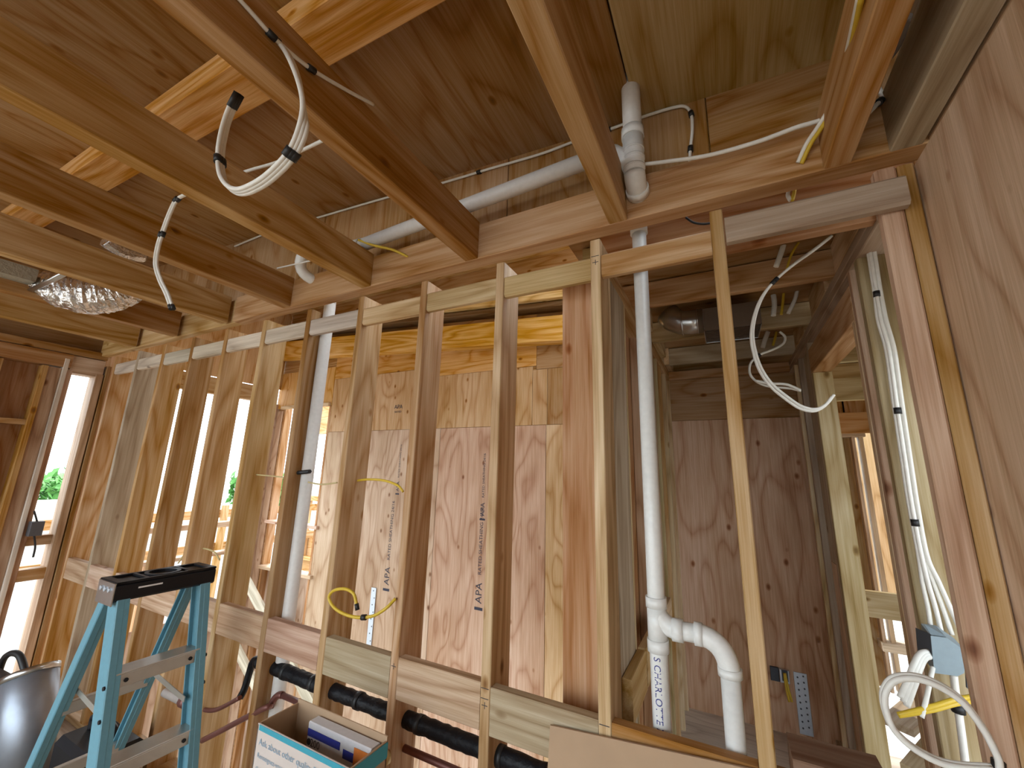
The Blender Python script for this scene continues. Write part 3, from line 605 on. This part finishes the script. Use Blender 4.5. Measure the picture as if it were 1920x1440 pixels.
# black box and wire at the left window
wbz = thing('window_box', 'dark junction box with loose wires at the narrow window', 'electrical box', onX(66, 988, LX + .03))
p0, p1 = onX(56, 978, LX + .02), onX(75, 1003, LX + .02); board('shell', LX + .0, LX + .06, p0.y, p1.y, p1.z, p0.z, 'Z', parent=wbz, mat=plain('box_charcoal', (.10, .10, .11), .6), var=0)
tube('wire', [onX(64, 1003, LX + .04), onX(66, 1025, LX + .04), onX(62, 1045, LX + .04)], .006, TAPE, wbz); tube('wire', [onX(64, 958, LX + .04), onX(68, 972, LX + .04), onX(70, 980, LX + .04)], .006, TAPE, wbz)

# plywood stamps
def stamp(px, py, y, h):
    o = onY(px, py, y); s = empty('mill_stamp', o); s.parent = ws; s.matrix_parent_inverse = Matrix()
    decal('lettering', 'APA', h, o, (0, 0, 1), (-1, 0, 0), INK, s); decal('lettering', 'RATED SHEATHING 24/16', h * .55, o + Vector((0, 0, h * 1.6)), (0, 0, 1), (-1, 0, 0), INK, s, 'LEFT')
    board('bar', o.x - h * .45, o.x + h * .45, y - .001, y + .0, o.z - h * 1.5, o.z - h * 1.25, 'Z', parent=s, mat=INK, var=0)
for px, py in [(726, 1080), (898, 1112)]: stamp(px, py, 3.598, .10)
stamp(746, 912, 3.598, .06); stamp(905, 955, 3.598, .07)
o = onY(747, 763, 3.597); decal('mill_stamp', 'APA', .07, o, (1, 0, 0), (0, 0, 1), INK, ws); decal('mill_stamp', 'RATED', .035, o + Vector((0, 0, -.06)), (1, 0, 0), (0, 0, 1), INK, ws)
# pencil marks on studs
def mark(x, z, kind):
    pc = MATS.get('pencil') or plain('pencil', (.06, .05, .05), .8)
    if kind == 'plus':
        board('pencil_mark', x + .008, x + .030, YS - .0008, YS, z - .0012, z + .0012, 'X', parent=wf, mat=pc, var=0); board('pencil_mark', x + .018, x + .0205, YS - .0008, YS, z - .010, z + .010, 'Z', parent=wf, mat=pc, var=0)
    else: board('pencil_mark', x + .003, x + .033, YS - .0008, YS, z - .0012, z + .0012, 'X', parent=wf, mat=pc, var=0)
mark(SX[1], .775, 'plus'); mark(SX[1], .800, 'line'); mark(SX[1], -.71, 'line'); mark(SX[1], -.77, 'plus'); mark(SX[2], -.71, 'line'); mark(SX[2], -.76, 'plus'); mark(SX[2], -.74, 'line'); mark(SX[3], -.73, 'plus')

# ================================================================== LADDER
ld = thing('step_ladder', 'light blue fibreglass step ladder with black top cap', 'ladder', (-2.3, .97, FLOOR))
zt_ = -.45; x0, x1, y0, y1 = -2.262, -2.112, .80, 1.15
cap = board('top_cap', x0, x1, y0, y1, zt_ - .072, zt_ - .008, 'Y', parent=ld, mat=BLACKP, var=0, ch=.008)
def frame_ring(nm, cx, cy, z, r0, r1, h, mat, parent, seg=24):
    vs, fs = [], []
    for k in range(seg):
        a = 2 * math.pi * k / seg
        for rr, zz in ((r0, 0), (r1, 0), (r1, h), (r0, h)): vs.append((math.cos(a) * rr, math.sin(a) * rr, zz))
    for k in range(seg):
        a, b = 4 * k, 4 * ((k + 1) % seg)
        for i in range(4): fs.append((a + i, a + (i + 1) % 4, b + (i + 1) % 4, b + i))
    return link(nm, mesh(nm, vs, fs), mat, parent, (cx, cy, z))
for (a, b, c, d) in [(x0, x1, y0, y0 + .03), (x0, x1, y1 - .03, y1), (x0, x0 + .016, y0, y1), (x1 - .016, x1, y0, y1), (x0, x1, .895, .91), (x0, x1, 1.045, 1.06)]:
    board('cap_rib', a, b, c, d, zt_ - .009, zt_, 'X', parent=ld, mat=BLACKP, var=0)
frame_ring('bucket_ring', (x0 + x1) / 2, .977, zt_ - .009, .048, .062, .011, BLACKP, ld)
board('end_plate', x0 + .004, x1 - .003, y0 - .004, y0 - .0005, zt_ - .085, zt_ - .004, 'X', parent=ld, mat=GALV, var=0)
for dx in (.04, .075, .11): ring('rivet', (x0 + dx, y0 - .006, zt_ - .03), (0, 1, 0), .008, .006, STEEL, ld)
board('slot_label', x1 + .0002, x1 + .001, .87, .95, zt_ - .034, zt_ - .028, 'Y', parent=ld, mat=plain('label_white', (.75, .75, .75), .5), var=0)
ftop, fbot, rtop, rbot = -2.155, -1.93, -2.225, -2.74
def rail(nm, xt, xb, y, w):
    p, q = Vector((xt, y, zt_ - .05)), Vector((xb, y, FLOOR + .02)); f = beam_between(nm, p, q, .026, w, (1, 1, 1), ld, up=(1, 0, .2), mat=LADBLUE)
    s = 1 if y < .97 else -1
    for e in (-1, 1):
        off = Vector((e * (w / 2 - .003), s * .010, 0)); g = beam_between('rail_flange', p + off, q + off, .036, .006, (1, 1, 1), f, up=(1, 0, .2), mat=LADBLUE)
        g.matrix_parent_inverse = f.matrix_basis.inverted()
    board('foot', xb - .05, xb + .05, y - .03, y + .03, FLOOR, FLOOR + .05, 'X', parent=ld, mat=BLACKP, var=0)
for y in (.825, 1.125):
    rail('front_rail', ftop, fbot, y, .075); rail('rear_rail', rtop, rbot, y, .045)
def fx(z, a, b): return a + (b - a) * (zt_ - .05 - z) / (zt_ - .05 - FLOOR)
for z in (-.765, -1.045, -1.325):
    x = fx(z, ftop, fbot)
    s = board('step', x - .045, x + .040, .838, 1.112, z - .006, z, 'Y', parent=ld, mat=ALU, var=0)
    board('step_lip', x + .034, x + .040, .838, 1.112, z - .050, z - .006, 'Y', parent=ld, mat=ALU, var=0)
    for yy in (.87, 1.08): ring('rivet', (x + .042, yy, z - .028), (1, 0, 0), .007, .004, BLACKP, ld)
for z in (-.95, -1.25):
    x = fx(z, rtop, rbot); board('rear_bar', x - .02, x + .005, .838, 1.112, z - .045, z, 'Y', parent=ld, mat=ALU, var=0)
for y in (.86, 1.09): beam_between('spreader', (fx(-.93, ftop, fbot), y, -.95), (fx(-1.0, rtop, rbot), y, -.90), .004, .022, (1, 1, 1), ld, mat=ALU)
for y in (.81, 1.14):
    for z in (-.80, -.90): ring('rivet', (fx(z, ftop, fbot) + .03, y, z), (0, 1, 0), .007, .006, BLACKP, ld)

# ================================================================== CARDBOARD AND CLUTTER
bx0, bx1, by0, by1, bz = -1.392, -.975, .965, 1.108, -.80
cbx = thing('cardboard_box', 'tall open cardboard box printed in blue with teal rim', 'box', ((bx0 + bx1) / 2, (by0 + by1) / 2, FLOOR))
board('front_panel', bx0, bx1, by0, by0 + .005, FLOOR, bz, 'X', parent=cbx, mat=CARDPALE, var=0); board('rear_panel', bx0, bx1, by1 - .005, by1, FLOOR, bz + .012, 'X', parent=cbx, mat=CARD, var=0)
board('side_panel', bx0, bx0 + .005, by0, by1, FLOOR, bz, 'X', parent=cbx, mat=CARD, var=0); board('side_panel', bx1 - .005, bx1, by0, by1, FLOOR, bz, 'X', parent=cbx, mat=CARD, var=0)
board('rim_band', bx0 + .01, bx1 + .001, by0 - .0015, by0 - .0002, bz - .016, bz - .001, 'X', parent=cbx, mat=TEAL, var=0)
board('rim_band', bx1 + .0002, bx1 + .0015, by0, by1, bz - .045, bz - .003, 'X', parent=cbx, mat=TEAL, var=0)
for k, (tx, sz) in enumerate([('Ask about other quality Eaton products', .026), ('Renseignez-vous sur les autres produits Eaton', .019), ('Consulte acerca de otros productos Eaton', .019)]):
    decal('print', tx, sz, (bx0 + .018, by0 - .0012, bz - .045 - .036 * k), (1, 0, 0), (0, 0, 1), GREYTXT, cbx, 'LEFT')
ib = thing('breaker_carton', 'white and navy carton marked 200 inside the open box', 'box', (-1.18, 1.06, bz - .2))
board('carton', bx0 + .12, bx1 - .02, 1.06, 1.098, FLOOR + .001, bz - .006, 'X', parent=ib, mat=PAPER, var=0)
board('navy_band', bx0 + .121, bx0 + .27, 1.0585, 1.0595, bz - .045, bz - .024, 'X', parent=ib, mat=NAVY, var=0); board('navy_band', bx0 + .285, bx1 - .06, 1.0585, 1.0595, bz - .060, bz - .036, 'X', parent=ib, mat=NAVY, var=0)
board('orange_label', bx1 - .085, bx1 - .022, 1.0570, 1.0582, bz - .075, bz - .018, 'X', parent=ib, mat=ORANGE, var=0)
decal('print', '200', .030, (bx0 + .160, 1.0585, bz - .060), (1, 0, 0), (0, 0, 1), INK, ib); ring('dot', (bx0 + .130, 1.0588, bz - .060), (0, 1, 0), .009, .0014, INK, ib)
cs = thing('cardboard_sheet', 'flat brown cardboard sheet leaning on the studs at bottom', 'cardboard', (-.25, 1.25, FLOOR))
k0, k1 = onY(1030, 1362, 1.325), onY(1405, 1443, 1.325)
vs = [(k0.x, 1.18, FLOOR), (k1.x + .02, 1.18, FLOOR), (k1.x + .02, 1.331, k1.z), (k0.x, 1.331, k0.z)]; c0 = Vector((-.25, 1.25, -1.2))
me = mesh('sheet', [Vector(v) - c0 for v in vs] + [Vector(v) - c0 + Vector((0, .006, 0)) for v in vs], [(0, 1, 2, 3), (4, 5, 6, 7), (0, 1, 5, 4), (1, 2, 6, 5), (2, 3, 7, 6), (3, 0, 4, 7)]); link('sheet', me, CARD, cs, c0)
sb = tag(board('scrap_block', .085, .262, 1.285, 1.405, -.699, -.628, 'X', (0.20, .12, .08)), 'dark brown scrap timber block lying on the low blocking', 'timber')
# steel duct pipe leaning at the left
dp = thing('duct_pipe', 'loose galvanised duct pipe leaning behind the ladder at left', 'duct', (-3.15, 1.0, FLOOR))
DULL = plain('dull_galvanised', (0.34, 0.37, 0.42), 0.46, metal=0.8, bump=0.1, bscale=20)
tube('barrel', [(-3.17, 1.00, FLOOR + .07), (-3.25, .995, -1.30), (-3.36, .99, -1.09)], .105, DULL, dp, False, 28)
ring('crimp', (-3.355, .99, -1.10), (-.45, 0, .86), .108, .03, GALV, dp)
tc_ = thing('tool_case', 'black and red tool case on the floor behind ladder', 'tool case', (-2.75, 1.12, FLOOR))
me = boxmesh('body', .34, .22, .30, 'X', .025); link('body', me, BLACKP, tc_, (-2.80, 1.13, FLOOR + .151))
RED_ = plain('red_plastic', (.28, .03, .02), .5)
board('red_stripe', -2.968, -2.632, 1.018, 1.0195, FLOOR + .12, FLOOR + .14, 'X', parent=tc_, mat=RED_, var=0); board('red_stripe', -2.6295, -2.628, 1.03, 1.23, FLOOR + .22, FLOOR + .24, 'X', parent=tc_, mat=RED_, var=0)
tube('handle', [(-2.92, 1.13, FLOOR + .30), (-2.90, 1.13, FLOOR + .36), (-2.70, 1.13, FLOOR + .36), (-2.68, 1.13, FLOOR + .30)], .016, BLACKP, tc_)
tbg = thing('tool_bag', 'dark cloth tool bag slumped at the far left', 'bag', (-3.55, 1.0, FLOOR))
bm = bmesh.new(); bmesh.ops.create_icosphere(bm, subdivisions=3, radius=1)
for v in bm.verts:
    k = 1 + .10 * math.sin(5 * v.co.x + 3 * v.co.z) + .06 * math.sin(9 * v.co.y); v.co = Vector((v.co.x * .22 * k, v.co.y * .15 * k, max(-.9, v.co.z) * .22 * k))
me = bpy.data.meshes.new('body'); bm.to_mesh(me); bm.free(); link('body', me, plain('bag_cloth', (.06, .045, .04), .85, bump=.4, bscale=30), tbg, (-3.70, .95, FLOOR + .20), smooth=True)
tube('strap', [(-3.86, 1.0, FLOOR + .34), (-3.74, .98, FLOOR + .50), (-3.62, 1.0, FLOOR + .53), (-3.50, 1.02, FLOOR + .44)], .016, TAPE, tbg)
bc = thing('blue_cap', 'small bright blue plastic cap on the floor by the ladder', 'cap', (-1.72, 1.10, FLOOR))

# ================================================================== OUTDOORS
gr = link('ground', mesh('ground', [(-200, -200, 0), (200, -200, 0), (200, 200, 0), (-200, 200, 0)], [(0, 1, 2, 3)]), plain('pale_dry_ground', (.36, .335, .30), .9, bscale=.4), None, (0, 0, -4.6)); gr['kind'] = 'structure'; gr['label'] = 'pale dry ground outside the building'
LEAF = plain('leaf_green', (.09, .26, .05), .7, bscale=3); BARK = plain('bark', (.16, .10, .06), .9)
leafproto = None
def tree(label, loc, h, w, seed):
    t = thing('tree', label, 'tree', loc, 'trees beyond the left window'); r2 = random.Random(seed); L0 = Vector(loc)
    tube('trunk', [L0, L0 + Vector((.1, 0, h * .35)), L0 + Vector((0, .1, h * .6))], .18, BARK, t, True, 8)
    vs, fs = [], []
    for i in range(900):
        a, b = r2.uniform(0, 2 * math.pi), r2.gauss(0, .5); rr = r2.random() ** .4
        c = Vector((math.cos(a) * w * rr, math.sin(a) * w * rr, h * (.66 + .34 * rr * math.sin(b))))
        u = Vector((r2.uniform(-1, 1), r2.uniform(-1, 1), r2.uniform(-1, 1))).normalized(); v = u.cross(Vector((.3, .5, .8))).normalized(); s = .38
        n = len(vs); vs += [c - u * s, c + v * s * .5, c + u * s, c - v * s * .5]; fs.append((n, n + 1, n + 2, n + 3))
    me = bpy.data.meshes.new('crown'); me.from_pydata([tuple(v) for v in vs], [], fs); link('crown', me, LEAF, t, L0)
for i, (x, y, h, w, lb) in enumerate([(-44, 10.0, 4.0, 2.8, 'rounded green tree seen low through the narrow window, nearest'), (-50, 14.6, 4.2, 3.0, 'green tree right of the nearest one through the narrow window'), (-52, 4.5, 3.6, 2.6, 'green tree left of the nearest one through the narrow window'), (-34, 21.0, 4.2, 2.2, 'lone green tree seen through the stairwell window')]):
    tree(lb, (x, y, -4.6), h, w, i + 3)
# neighbouring flat roof seen below the horizon
nb = thing('neighbour_house', 'pale neighbouring house with a low roof beyond the window', 'house', (-22, 7, -4.6))
board('wall', -30, -18, 2, 12, -4.6, -2.2, 'X', parent=nb, mat=plain('render_white', (.62, .60, .56), .9, bscale=1), var=0)
board('roof', -30.5, -17.5, 1.5, 12.5, -2.2, -1.9, 'X', parent=nb, mat=plain('roof_pale', (.60, .56, .50), .9, bscale=1), var=0)
# timber deck rail outside the stairwell opening
dr = thing('deck_rail', 'timber guard rail on posts outside the stairwell opening', 'railing', (-8.2, 4, -4.6))
for y in (1.6, 3.0, 4.4, 5.8, 7.2): board('post', -8.25, -8.16, y, y + .09, -4.6, -.70, 'Z', FIR, dr)
for z in (-.78, -1.35): board('rail', -8.29, -8.25, 1.4, 7.6, z - .14, z, 'Y', WARM, dr)
# unfinished framed wing opposite the stairwell window
fw = thing('framed_wing', 'orange timber framed wing across from the stairwell window', 'building', (-9, 8.5, -4.6))
for k in range(9): board('stud', -12.0 + k * .75, -11.91 + k * .75, 8.4, 8.5, -2.5, -.95, 'Z', FIR, fw)
for z0, z1 in [(-.95, -.80), (-2.6, -2.5), (1.05, 1.30)]: board('rail', -12.4, -5.2, 8.38, 8.52, z0, z1, 'X', WARM, fw)
board('sheathing', -12.4, -5.2, 8.52, 8.54, 1.30, 2.6, 'X', WARM, fw, ply=True); board('sheathing', -12.4, -5.2, 8.52, 8.54, -4.6, -1.8, 'X', WARM, fw, ply=True)
for x in (-12.3, -5.3): board('post', x, x + .12, 8.4, 8.5, -4.6, 2.6, 'Z', FIR, fw)
q = onZ(455, 1418, -1.1)
me = boxmesh('cap_body', .05, .05, .03, 'X', .008); link('cap_body', me, plain('bright_blue_plastic', (.01, .16, .48), .4), bc, (-1.72, 1.10, FLOOR + .015))
